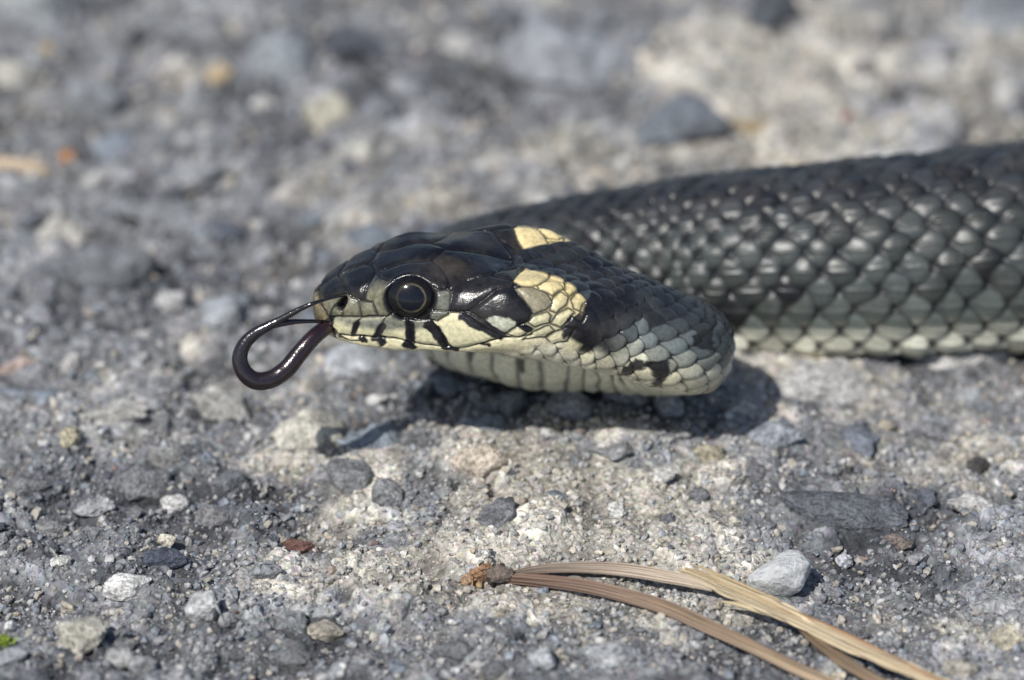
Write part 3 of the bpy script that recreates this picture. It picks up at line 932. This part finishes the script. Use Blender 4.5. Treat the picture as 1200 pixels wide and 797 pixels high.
# ---- tongue
def tube(name, pts, rads, mat, parent, col0, col1, flat=1.0, n=14, m=90, up=(0, 0, 1)):
    pts = np.array(pts, float); k = np.concatenate([[0], np.cumsum(np.linalg.norm(np.diff(pts, axis=0), axis=1))])
    u = np.linspace(0, k[-1], m); Pt = crom(k, pts, u); r = np.maximum(np.interp(u, k, rads), .001)
    Tn = np.gradient(Pt, axis=0); Tn /= np.linalg.norm(Tn, axis=1, keepdims=True)
    ref = np.array(up, float); B = np.cross(Tn, ref); B /= np.linalg.norm(B, axis=1, keepdims=True); Nn = np.cross(B, Tn)
    w = np.linspace(0, 2 * math.pi, n, endpoint=False)
    V = Pt[:, None] + B[:, None] * (np.cos(w)[None, :, None] * r[:, None, None]) + Nn[:, None] * (np.sin(w)[None, :, None] * r[:, None, None] * flat)
    F = grid_faces(m, n)
    c = np.repeat(lerp3(np.broadcast_to(C(*col0), (m, 3)), C(*col1), u / u[-1]), n, 0)
    nv = m * n
    V = np.vstack([V.reshape(-1, 3), Pt[:1], Pt[-1:]]); c = np.vstack([c, c[:1], c[-1:]])
    i = np.arange(n); i2 = (i + 1) % n
    caps = np.concatenate([np.stack([i2, i, np.full(n, nv), np.full(n, nv)], -1)[:, :3], np.stack([i + (m - 1) * n, i2 + (m - 1) * n, np.full(n, nv + 1)], -1)])
    F = np.concatenate([F[:, [0, 1, 2]], F[:, [0, 2, 3]], caps])
    return mesh_obj(name, V, F, mat, parent, c)


vd = tuple(-CF)
tp = [(398, 374, .42), (386, 381, .34), (370, 393, .26), (350, 415, .22), (334, 434, .20), (316, 445, .18), (299, 446, .16), (286, 436, .14), (281, 420, .12), (286, 404, .10), (299, 391, .08), (315, 382, .06), (328, 375, .05)]
tr = [.070, .072, .078, .084, .088, .089, .087, .082, .075, .066, .058, .047, .035]
tongue = tube("tongue", [at(*p) for p in tp], tr, M_TONGUE, snake, (.016, .0055, .0065), (.008, .006, .008), .78, 18, 130, vd)
tine_a = [(322, 378, .055), (335, 371, .03), (350, 363, .0), (366, 356, -.03), (380, 351.5, .02), (392, 348.5, .06), (402, 347, .10)]
tube("tine", [at(*p) for p in tine_a], [.034, .032, .026, .020, .015, .012, .006], M_TONGUE, tongue, (.008, .006, .008), (.010, .008, .010), .8, 10, 60, vd)
tine_b = [(320, 381, .06), (332, 378.5, .08), (345, 377, .12), (360, 376.5, .18), (374, 376.5, .25), (380, 376.5, .30)]
tube("tine", [at(*p) for p in tine_b], [.036, .034, .026, .020, .017, .014], M_TONGUE, tongue, (.008, .006, .008), (.018, .008, .008), .8, 10, 50, vd)

# ------------------------------------------------------------------ stones
random.seed(11)


def hull_mesh(name, seed, npts=16, sub=0, rough=0.0, mat=None, flat=0.0):
    r = random.Random(seed)
    bm = bmesh.new()
    for k in range(npts):
        v = Vector((r.gauss(0, 1), r.gauss(0, 1), r.gauss(0, 1))).normalized() * r.uniform(.82, 1.05)
        bm.verts.new(v)
    res = bmesh.ops.convex_hull(bm, input=bm.verts)
    bmesh.ops.delete(bm, geom=[g for g in res["geom_interior"] if isinstance(g, bmesh.types.BMVert)], context='VERTS')
    if sub:
        bmesh.ops.bevel(bm, geom=list(bm.edges), offset=.07, segments=1, affect='EDGES', profile=.5)
        bmesh.ops.triangulate(bm, faces=list(bm.faces))
        for _ in range(sub):
            bmesh.ops.subdivide_edges(bm, edges=list(bm.edges), cuts=1, use_grid_fill=True)
        bmesh.ops.triangulate(bm, faces=list(bm.faces))
        co = np.array([v.co[:] for v in bm.verts])
        d = (vnoise3(co * 2.2 + seed, 1) - .5) * 1.0 + (vnoise3(co * 5 + seed, 2) - .5) * .55 + (vnoise3(co * 11 + seed, 3) - .5) * .3
        co = co * (1 + rough * d)[:, None]
        for v, c in zip(bm.verts, co): v.co = c
    me = bpy.data.meshes.new(name)
    bm.to_mesh(me); bm.free()
    me.polygons.foreach_set("use_smooth", np.full(len(me.polygons), sub > 0))
    me.update()
    if sub: 
        try: me.set_sharp_from_angle(angle=math.radians(38))
        except Exception: pass
    me.materials.append(mat or M_STONE)
    return me


def put(name, me, loc, dims, rot, colour, parent=None):
    o = bpy.data.objects.new(name, me)
    COL.objects.link(o)
    o.location = Vector(loc) * CM
    o.rotation_euler = rot
    o.scale = Vector(dims) * (CM * .5)
    o.color = (*colour, 1)
    if parent is not None: o.parent = parent
    return o


WHITE = (.62, .61, .58); PALEG = (.44, .43, .41); MIDG = (.27, .27, .28); BLUE = (.22, .25, .285); DKG = (.19, .193, .205); BEIGE = (.46, .41, .33); RUST = (.22, .12, .09); DKB = (.14, .155, .185)
# the stones one can point at: pixel centre, pixel width and height, colour, how proud, label (None = embedded piece of the ground)
LOOSE = [
    (915, 688, 88, 50, (.52, .53, .53), .62, M_QUARTZ, "translucent whitish quartz pebble lying behind the frayed straw needle"),
    (147, 701, 66, 30, (.76, .75, .72), .55, None, "smooth elongated white pebble on dark grit"),
    (240, 732, 46, 38, (.46, .46, .46), .75, None, "grey faceted pebble with a pale flat face, standing proud"),
    (268, 740, 26, 20, (.36, .36, .36), .6, None, "small rough grey pebble touching the grey faceted pebble"),
    (312, 686, 48, 26, (.26, .27, .28), .5, None, "flat slate grey pebble with a pointed end on sandy grit"),
    (98, 766, 66, 44, (.44, .42, .36), .6, None, "rough beige lump of mortar with coarse grains"),
    (13, 753, 16, 15, (.75, .75, .73), .8, None, "tiny round white bead-like pebble beside the moss"),
    (1146, 550, 36, 20, (.075, .07, .068), .6, None, "small dark brown-black stone lying alone on pale sand"),
    (455, 602, 42, 38, (.25, .255, .26), .6, None, "blocky grey stone standing on pale sand beside a larger dark stone"),
    (350, 640, 40, 20, (.16, .085, .07), .5, None, "small dark reddish stone on pale sand"),
    (905, 28, 74, 56, (.085, .095, .11), .6, None, "dark blue-grey stone lying alone on pale sand behind the snake"),
    (802, 162, 128, 72, (.17, .19, .215), .55, None, "large blue-grey stone lying close behind the snake's back"),
    (75, 670, 34, 20, (.55, .54, .50), .5, None, "pale oval pebble tilted on dark grit"),
    (195, 675, 60, 24, (.085, .095, .13), .5, None, "dark blue pebble lying behind the elongated white pebble"),
    (196, 645, 26, 16, (.62, .58, .48), .6, None, "little cream pebble just behind the dark blue pebble"),
    (716, 786, 62, 36, (.40, .41, .42), .55, None, "rounded pale grey pebble in front of the reddish brown needle"),
    (640, 792, 50, 30, (.38, .39, .40), .55, None, "pale grey chip in front of the brown needle's base"),
    (140, 788, 44, 26, (.40, .40, .39), .6, None, "light grey angular pebble at the foot of the mortar lump"),
    (168, 793, 38, 24, (.34, .35, .36), .6, None, "blue-grey angular pebble at the foot of the mortar lump"),
    (14, 790, 46, 24, (.30, .31, .33), .55, None, "flat blue-grey pebble below the moss"),
]
EMB = [
    (985, 607, 185, 78, (.115, .123, .137), .26), (965, 472, 150, 95, (.50, .485, .46), .32), (1120, 430, 120, 50, (.50, .49, .47), .3), (650, 92, 190, 120, (.33, .345, .37), .4),
    (1165, 30, 130, 90, (.24, .26, .285), .4), (22, 92, 70, 60, (.50, .48, .43), .4), (45, 30, 90, 60, (.34, .36, .37), .35), (110, 330, 190, 70, (.165, .175, .185), .35),
    (75, 285, 80, 50, (.47, .45, .41), .4), (365, 520, 108, 62, (.52, .50, .43), .35), (140, 505, 84, 38, (.42, .41, .38), .4), (335, 85, 96, 80, (.31, .335, .36), .4),
    (385, 142, 62, 56, (.50, .47, .38), .4), (78, 188, 26, 20, (.45, .22, .09), .5), (82, 541, 32, 34, (.52, .47, .33), .5), (560, 575, 76, 44, (.46, .40, .33), .4),
    (410, 578, 80, 46, (.19, .195, .20), .35), (270, 575, 54, 34, (.16, .17, .18), .5), (165, 572, 90, 40, (.22, .225, .235), .4), (255, 612, 62, 32, (.20, .20, .205), .40),
    (265, 485, 90, 54, (.40, .39, .36), .4), (85, 450, 28, 26, (.52, .50, .47), .6), (205, 365, 46, 36, (.48, .47, .46), .5), (262, 380, 80, 60, (.36, .38, .40), .4),
    (110, 125, 80, 70, (.25, .265, .28), .4), (225, 210, 70, 46, (.33, .34, .355), .4), (180, 260, 120, 40, (.24, .25, .26), .35), (340, 230, 60, 44, (.42, .40, .37), .4),
    (440, 150, 60, 46, (.24, .25, .265), .4), (470, 110, 46, 40, (.36, .37, .39), .4), (700, 35, 60, 40, (.22, .235, .25), .4), (1045, 130, 40, 36, (.14, .14, .14), .4),
    (1105, 150, 44, 34, (.52, .52, .51), .5), (1180, 120, 44, 34, (.54, .53, .51), .5), (1010, 95, 40, 30, (.24, .23, .22), .4), (1090, 95, 60, 40, (.46, .45, .43), .4),
    (750, 62, 46, 60, (.15, .16, .18), .4), (735, 505, 60, 34, (.28, .29, .31), .4), (905, 535, 70, 50, (.30, .32, .355), .4), (670, 515, 70, 46, (.22, .225, .24), .4),
    (780, 515, 46, 36, (.33, .34, .36), .45), (600, 500, 56, 40, (.20, .22, .23), .4), (830, 560, 50, 28, (.40, .36, .27), .4), (420, 435, 110, 60, (.42, .44, .46), .35),
    (20, 445, 50, 22, (.42, .33, .29), .4), (30, 580, 60, 36, (.20, .20, .205), .4), (230, 130, 70, 46, (.29, .295, .30), .4), (150, 60, 60, 50, (.21, .215, .22), .4),
    (535, 770, 60, 26, (.15, .155, .16), .35), (585, 795, 50, 26, (.13, .135, .14), .4), (430, 770, 60, 30, (.17, .17, .175), .35), (340, 765, 70, 30, (.16, .165, .17), .35),
    (335, 735, 60, 30, (.24, .25, .26), .4), (1130, 790, 60, 30, (.45, .42, .36), .4), (1180, 760, 50, 30, (.48, .44, .34), .45), (1165, 715, 70, 40, (.42, .42, .42), .4),
    (990, 655, 24, 18, (.58, .59, .62), .5), (1050, 640, 36, 16, (.22, .18, .16), .4), (720, 620, 30, 20, (.50, .49, .46), .5), (380, 740, 60, 34, (.44, .40, .33), .35),
    (60, 620, 46, 24, (.30, .30, .30), .4), (110, 600, 60, 30, (.34, .345, .35), .4), (205, 595, 44, 22, (.55, .54, .52), .5), (190, 545, 60, 30, (.34, .34, .33), .4),
]
big = {}
placed = []


def place_stone(px, py, w, h, col, proud, mat, parent, seed, hi):
    g = ground_at(px, py)
    k = PPC * DIST / (np.dot(g - EYE, CF))
    W = w / k; D = (h / k) / .86; Hh = min(W, D) * (.75 + .5 * proud)
    # centre a little behind: the seen outline is the stone's front face and top
    y = g[1] + D * .02; x = g[0]
    z0 = ground_z(x, y) + .015
    if parent is None:
        z0 = float(np.percentile(ground_height(x + _j[:, 0] * W * 2.6, y + _j[:, 1] * D * 2.6), 75)) + .02
    z = z0 + Hh * (proud - .5)
    me = hull_mesh("stone" if parent else "pebble", seed, 22 if hi else 18, 3 if hi else 2, .18 if hi else .30, mat)
    placed.append((x, y, max(W, D * .8) * .5))
    r = random.Random(seed)
    return put("stone" if parent is not None else "pebble", me, (x, y, z), (W * 1.04, D * 1.04, Hh), (r.uniform(-.2, .2), r.uniform(-.2, .2), r.uniform(-.25, .25)), col, parent)


for n_, (px, py, w, h, col, proud, mat, label) in enumerate(LOOSE):
    o = place_stone(px, py, w, h, col, proud, mat, None, 100 + n_, True)
    tag(o, label, "pebble", "loose pebbles on the ground")
for n_, (px, py, w, h, col, proud) in enumerate(EMB):
    place_stone(px, py, w, h, col, proud + .10, None, ground, 300 + n_, False)

variants = [hull_mesh("stone", 900 + k, 13) for k in range(10)]
lumps = [hull_mesh("stone", 950 + k, 14, 2, .45) for k in range(8)]
PALETTE = [(WHITE, .7, .2), (PALEG, 1.4, .8), (MIDG, 1.2, 1.6), (BLUE, .8, 1.0), (DKG, .5, 2.2), (BEIGE, 1.8, .4), (RUST, .05, .05), (DKB, .25, .7), ((.40, .31, .19), .04, .01)]


def pick(r, z):
    t = (z + 1) / 2
    w = [a * t + b * (1 - t) for _, a, b in PALETTE]
    w = [q * (.45 if p[0] in (DKG, DKB) else 1.0) for q, p in zip(w, PALETTE)]
    c = np.array(r.choices([p[0] for p in PALETTE], w)[0])
    return c * r.uniform(.75, 1.25)


r = random.Random(5)
count = 0; tries = 0
while count < 230 and tries < 6000:
    tries += 1
    px = r.uniform(-30, 1230); py = r.uniform(5, 815)
    g = ground_at(px, py)
    k = PPC * DIST / np.dot(g - EYE, CF)
    large = count < 85
    if large and py > 640: continue
    wpx = 34 + 80 * r.random() ** 1.6 if large else 10 + 26 * r.random() ** 2.2 + (8 if py < 400 else 0)
    R_ = wpx / k / 2
    if any((g[0] - a) ** 2 + (g[1] - b) ** 2 < (c + R_) ** 2 * .72 for a, b, c in placed): continue
    zz = float(zone(np.array([g[0]]), np.array([g[1]]))[0])
    placed.append((g[0], g[1], R_))
    D = 2 * R_ * r.uniform(.7, 1.1); Hh = 2 * R_ * (r.uniform(.35, .5) if large else r.uniform(.5, .8))
    put("stone", r.choice(lumps if large else variants), (g[0], g[1], ground_z(g[0], g[1]) + .02 + Hh * (r.uniform(-.30, -.08) if large else r.uniform(-.25, .12))), (2 * R_, D, Hh),
        (r.uniform(-.4, .4), r.uniform(-.4, .4), r.uniform(0, 6.28)), pick(r, zz), ground)
    count += 1

# ---- grit: tens of thousands of grains nobody could count, one object
ico = bmesh.new(); bmesh.ops.create_icosphere(ico, subdivisions=1, radius=1.0)
IV = np.array([v.co[:] for v in ico.verts]); IF = np.array([[v.index for v in f.verts] for f in ico.faces]); ico.free()


def grit(nn, ylo, yhi, smin, smax, seed):
    g = np.random.default_rng(seed)
    y = ylo + (yhi - ylo) * g.random(nn); half = 4.95 + .075 * np.maximum(y, 0) + .25
    x = (g.random(nn) * 2 - 1) * half
    keep = np.ones(nn, bool)
    for a_, b_, c_ in placed:
        keep &= (x - a_) ** 2 + ((y - b_)) ** 2 > (c_ * .74) ** 2
    x = x[keep]; y = y[keep]; nn = len(x)
    z = zone(x, y)
    base = ground_height(x, y)
    size = smin + (smax - smin) * g.random(nn) ** 3.6
    dims = size[:, None] * (0.65 + .7 * g.random((nn, 3))); dims[:, 2] *= .8
    rot = g.random(nn) * 6.283
    tilt = (g.random((nn, 2)) - .5) * .9
    V = IV[None] * dims[:, None] * (1 + (g.random((nn, len(IV), 1)) - .5) * .5)
    c, s = np.cos(rot)[:, None], np.sin(rot)[:, None]
    xr = V[..., 0] * c - V[..., 1] * s; yr = V[..., 0] * s + V[..., 1] * c
    V = np.stack([xr, yr, V[..., 2] + xr * tilt[:, :1] + yr * tilt[:, 1:]], -1)
    V[..., 0] += x[:, None]; V[..., 1] += y[:, None]; V[..., 2] += (base + dims[:, 2] * (g.random(nn) * .9 - .25))[:, None]
    t = np.clip((z + 1) / 2 + (g.random(nn) - .5) * .25, 0, 1)
    cols = np.array([p[0] for p in PALETTE]); wa = np.array([p[1] for p in PALETTE]); wb = np.array([p[2] for p in PALETTE])
    w = wa[None] * t[:, None] + wb[None] * (1 - t[:, None]); cw = np.cumsum(w, 1); u = g.random(nn) * cw[:, -1]
    ci = (cw < u[:, None]).sum(1)
    cc = cols[ci] * (.75 + .5 * g.random((nn, 1)))
    cc = cc * .55 + ground_colour(x, y, z) * .45
    F = (IF[None] + (np.arange(nn) * len(IV))[:, None, None]).reshape(-1, 3)
    return V.reshape(-1, 3), F, np.repeat(cc, len(IV), 0)


V1, F1, C1 = grit(24000, -2.9, 2.6, .010, .048, 1)
V2, F2, C2 = grit(8000, 2.6, 14.5, .02, .085, 2)
gr = mesh_obj("grit", np.vstack([V1, V2]), np.vstack([F1, F2 + len(V1)]), M_GRAIN, None, np.vstack([C1, C2]), None, False)
tag(gr, "loose mineral grit and sand scattered over the whole ground", "grit", None, "stuff")

# ------------------------------------------------------------------ dry pine needle pair
def ribbon(name, pts, widths, thick, ridges, col0, col1, parent, seed, twist=0.0, m=170, n=112, frayed=0.0):
    pts = np.array(pts, float); k = np.concatenate([[0], np.cumsum(np.linalg.norm(np.diff(pts, axis=0), axis=1))])
    u = np.linspace(0, k[-1], m); Pt = crom(k, pts, u); w_ = np.interp(u, k, widths) * .5
    Tn = np.gradient(Pt, axis=0); Tn /= np.linalg.norm(Tn, axis=1, keepdims=True)
    up0 = np.array([0, -.35, 1.0]); B = np.cross(Tn, up0); B /= np.linalg.norm(B, axis=1, keepdims=True); Nn = np.cross(B, Tn)
    tw = twist * u / u[-1]
    B, Nn = B * np.cos(tw)[:, None] + Nn * np.sin(tw)[:, None], Nn * np.cos(tw)[:, None] - B * np.sin(tw)[:, None]
    a = np.linspace(0, 2 * math.pi, n, endpoint=False)
    prof = 1 + .28 * np.cos(a * ridges) * (np.sin(a) > -.2)
    g = np.random.default_rng(seed)
    ww = np.ones((m, n))
    if frayed:
        ww += frayed * (vnoise2(u[:, None] * 5 + 0 * a[None], a[None] * 3 + 0 * u[:, None], seed) - .5)
    cx = np.cos(a)[None] * w_[:, None] * ww; cz = np.where(np.sin(a) > 0, np.sin(a), np.sin(a) * .45)[None] * prof[None] * thick * np.minimum(1, w_[:, None] / (np.max(w_) * .5)) * ww
    V = Pt[:, None] + B[:, None] * cx[..., None] + Nn[:, None] * cz[..., None]
    c = lerp3(np.broadcast_to(C(*col0), (m, 3)), C(*col1), smooth(0, 1, u / u[-1]))
    al = np.stack([np.broadcast_to(u[:, None] * .55, (m, n)), np.broadcast_to(np.cos(a)[None] * 8.5 + seed, (m, n)), np.broadcast_to(np.sin(a)[None] * 4, (m, n))], -1)
    nv = m * n
    V = np.vstack([V.reshape(-1, 3), Pt[:1], Pt[-1:]]); c = np.vstack([np.repeat(c, n, 0), c[:1], c[-1:]])
    al = np.vstack([al.reshape(-1, 3), al[0, :1], al[-1, :1]])
    F = grid_faces(m, n); i = np.arange(n); i2 = (i + 1) % n
    caps = np.concatenate([np.stack([i2, i, np.full(n, nv)], -1), np.stack([i + (m - 1) * n, i2 + (m - 1) * n, np.full(n, nv + 1)], -1)])
    F = np.concatenate([F[:, [0, 1, 2]], F[:, [0, 2, 3]], caps])
    return mesh_obj(name, V, F, M_NEEDLE, parent, c, {"along": al})


npair = bpy.data.objects.new("pine_needle_pair", None)
COL.objects.link(npair)
tag(npair, "dry brown pair of pine needles lying on the grit, one frayed to pale straw", "pine needles")


def gz(pts): return [at_z(x, y, .02 + z * .62) for x, y, z in pts]


front_n = gz([(596, 679, .17), (630, 681.5, .21), (680, 687, .24), (730, 698, .25), (780, 713, .24), (830, 735, .22), (880, 758, .20), (930, 783, .18), (985, 808, .16), (1050, 838, .14)])
o = ribbon("needle", front_n, [.09, .115, .135, .145, .15, .145, .125, .11, .10, .08], .060, 13, (.18, .115, .085), (.40, .31, .21), npair, 3)
o["label"] = "smooth reddish brown grooved needle"
rear_n = gz([(594, 674, .17), (630, 668, .22), (680, 665.5, .26), (730, 668, .27), (780, 676, .27), (815, 684, .26), (835, 692, .25)])
o = ribbon("needle", rear_n, [.05, .09, .12, .15, .15, .12, .03], .040, 9, (.22, .17, .135), (.46, .38, .29), npair, 7)
o["label"] = "greyish brown rear needle ending in a split"
straw = gz([(794, 668, .30), (815, 673, .32), (850, 687, .33), (900, 709, .32), (950, 733, .31), (1000, 757, .30), (1050, 779, .28), (1110, 805, .26), (1180, 835, .24)])
o = ribbon("frayed_strand", straw, [.015, .13, .20, .21, .19, .19, .17, .15, .12], .040, 7, (.50, .41, .27), (.47, .38, .25), npair, 11, .35, 200, 112, .35)
o["label"] = "pale straw frayed strand"
ribbon("frayed_strand", gz([(846, 705, .24), (880, 712, .26), (920, 724, .26), (960, 738, .26), (1000, 752, .26)]), [.02, .07, .085, .07, .02], .025, 5, (.52, .43, .27), (.50, .40, .25), npair, 13, 0, 90, 32, .3)
ribbon("frayed_strand", gz([(935, 735, .20), (960, 755, .18), (990, 776, .17), (1030, 800, .16), (1080, 830, .15)]), [.04, .11, .13, .13, .10], .030, 6, (.20, .14, .085), (.30, .22, .14), npair, 17, .2, 90, 40, .25)
ribbon("frayed_strand", gz([(930, 716, .36), (970, 734, .36), (1010, 753, .35), (1060, 778, .33), (1110, 803, .31)]), [.01, .05, .06, .06, .03], .02, 4, (.30, .18, .10), (.40, .26, .15), npair, 19, 0, 90, 28, .3)

# loose fibres split off the straw and along the brown needle
fr = random.Random(31)
sp = np.array(straw)
for k in range(9):
    u0 = fr.uniform(.05, .7); u1 = min(1, u0 + fr.uniform(.15, .4)); uk = np.linspace(u0, u1, 6)
    q = crom(np.linspace(0, 1, len(sp)), sp, uk)
    off = fr.uniform(-.085, .085)
    q = q + np.array([.45, .9, 0]) * off + np.array([0, 0, 1.0]) * (.035 + .02 * fr.random())
    tone = fr.choice([(.60, .50, .32), (.50, .38, .22), (.24, .15, .085), (.55, .44, .28), (.16, .10, .06)])
    ribbon("fibre", q, [.008, .022, .026, .026, .02, .006], .011, 3, tone, tone, npair, 40 + k, 0, 40, 10)
sp = np.array(front_n)
for k in range(7):
    u0 = fr.uniform(.0, .6); uk = np.linspace(u0, min(1, u0 + fr.uniform(.2, .4)), 6)
    q = crom(np.linspace(0, 1, len(sp)), sp, uk) + np.array([.35, .9, 0]) * fr.uniform(-.05, .05) + np.array([0, 0, .048])
    tone = fr.choice([(.40, .24, .15), (.10, .05, .035), (.14, .075, .05), (.46, .33, .2)])
    ribbon("fibre", q, [.006, .015, .016, .016, .014, .005], .008, 3, tone, tone, npair, 60 + k, 0, 40, 10)

# papery sheath at the base
def lump(name, px, py, z, dims, seed, col, parent, rot=0.0):
    me = hull_mesh(name, seed, 18, 2, .42, None)
    p = at_z(px, py, z)
    o = put(name, me, p, dims, (0, 0, rot), col, parent)
    return o


lump("sheath", 585, 676, .16, (.30, .26, .24), 501, (.15, .12, .10), npair, .3)
lump("sheath_flake", 567, 672, .17, (.26, .20, .22), 502, (.36, .21, .12), npair, .1)
lump("sheath_flake", 551, 679, .11, (.24, .18, .15), 503, (.42, .28, .17), npair, .6)
lump("sheath_flake", 577, 681, .12, (.16, .10, .16), 504, (.07, .055, .045), npair, 1.0)
lump("sheath_flake", 588, 664, .24, (.10, .07, .09), 505, (.12, .09, .06), npair, .5)
lump("sheath_flake", 562, 687, .07, (.12, .10, .10), 506, (.36, .27, .14), npair, .2)

# a second, far needle fragment and a bud scale at the left, out of focus
frag = ribbon("needle_fragment", [ground_at(-60, 186, .15), ground_at(0, 192, .16), ground_at(30, 196, .16), ground_at(58, 202, .12)], [.16, .2, .2, .1], .06, 7, (.36, .29, .20), (.38, .30, .21), None, 23)
tag(frag, "short tan needle fragment lying beside an orange chip", "pine needle")

# moss tuft
mb_v = []; mb_f = []; mg = random.Random(9)
mc = ground_at(4, 771)
for k in range(110):
    a = mg.uniform(0, 6.283); rr_ = .085 * math.sqrt(mg.random())
    bx, by = mc[0] + rr_ * math.cos(a), mc[1] + rr_ * math.sin(a) * 1.2; bz = ground_z(bx, by) + .02
    h = mg.uniform(.03, .08); lx, ly = mg.uniform(-.05, .05), mg.uniform(-.05, .05); wv = mg.uniform(.012, .022); ca, sa = math.cos(a * 3), math.sin(a * 3)
    i0_ = len(mb_v)
    mb_v += [(bx - wv * ca, by - wv * sa, bz), (bx + wv * ca, by + wv * sa, bz), (bx + lx * .6 + wv * ca, by + ly * .6 + wv * sa, bz + h * .6), (bx + lx * .6 - wv * ca, by + ly * .6 - wv * sa, bz + h * .6), (bx + lx, by + ly, bz + h), (bx + lx, by + ly, bz + h * .98)]
    mb_f += [(i0_, i0_ + 1, i0_ + 2, i0_ + 3), (i0_ + 3, i0_ + 2, i0_ + 4, i0_ + 5)]
mm, nt, bs = new_mat("moss")
nz = noise(nt, coords(nt), 900, 3)
c = mixc(nt, (.10, .17, .02), (.26, .33, .04), nz.outputs["Fac"])
nt.links.new(c, bs.inputs["Base Color"]); bs.inputs["Roughness"].default_value = .6
moss = mesh_obj("moss_tuft", mb_v, mb_f, mm)
tag(moss, "tiny bright green moss tuft in the grit beside the white bead-like pebble", "moss")
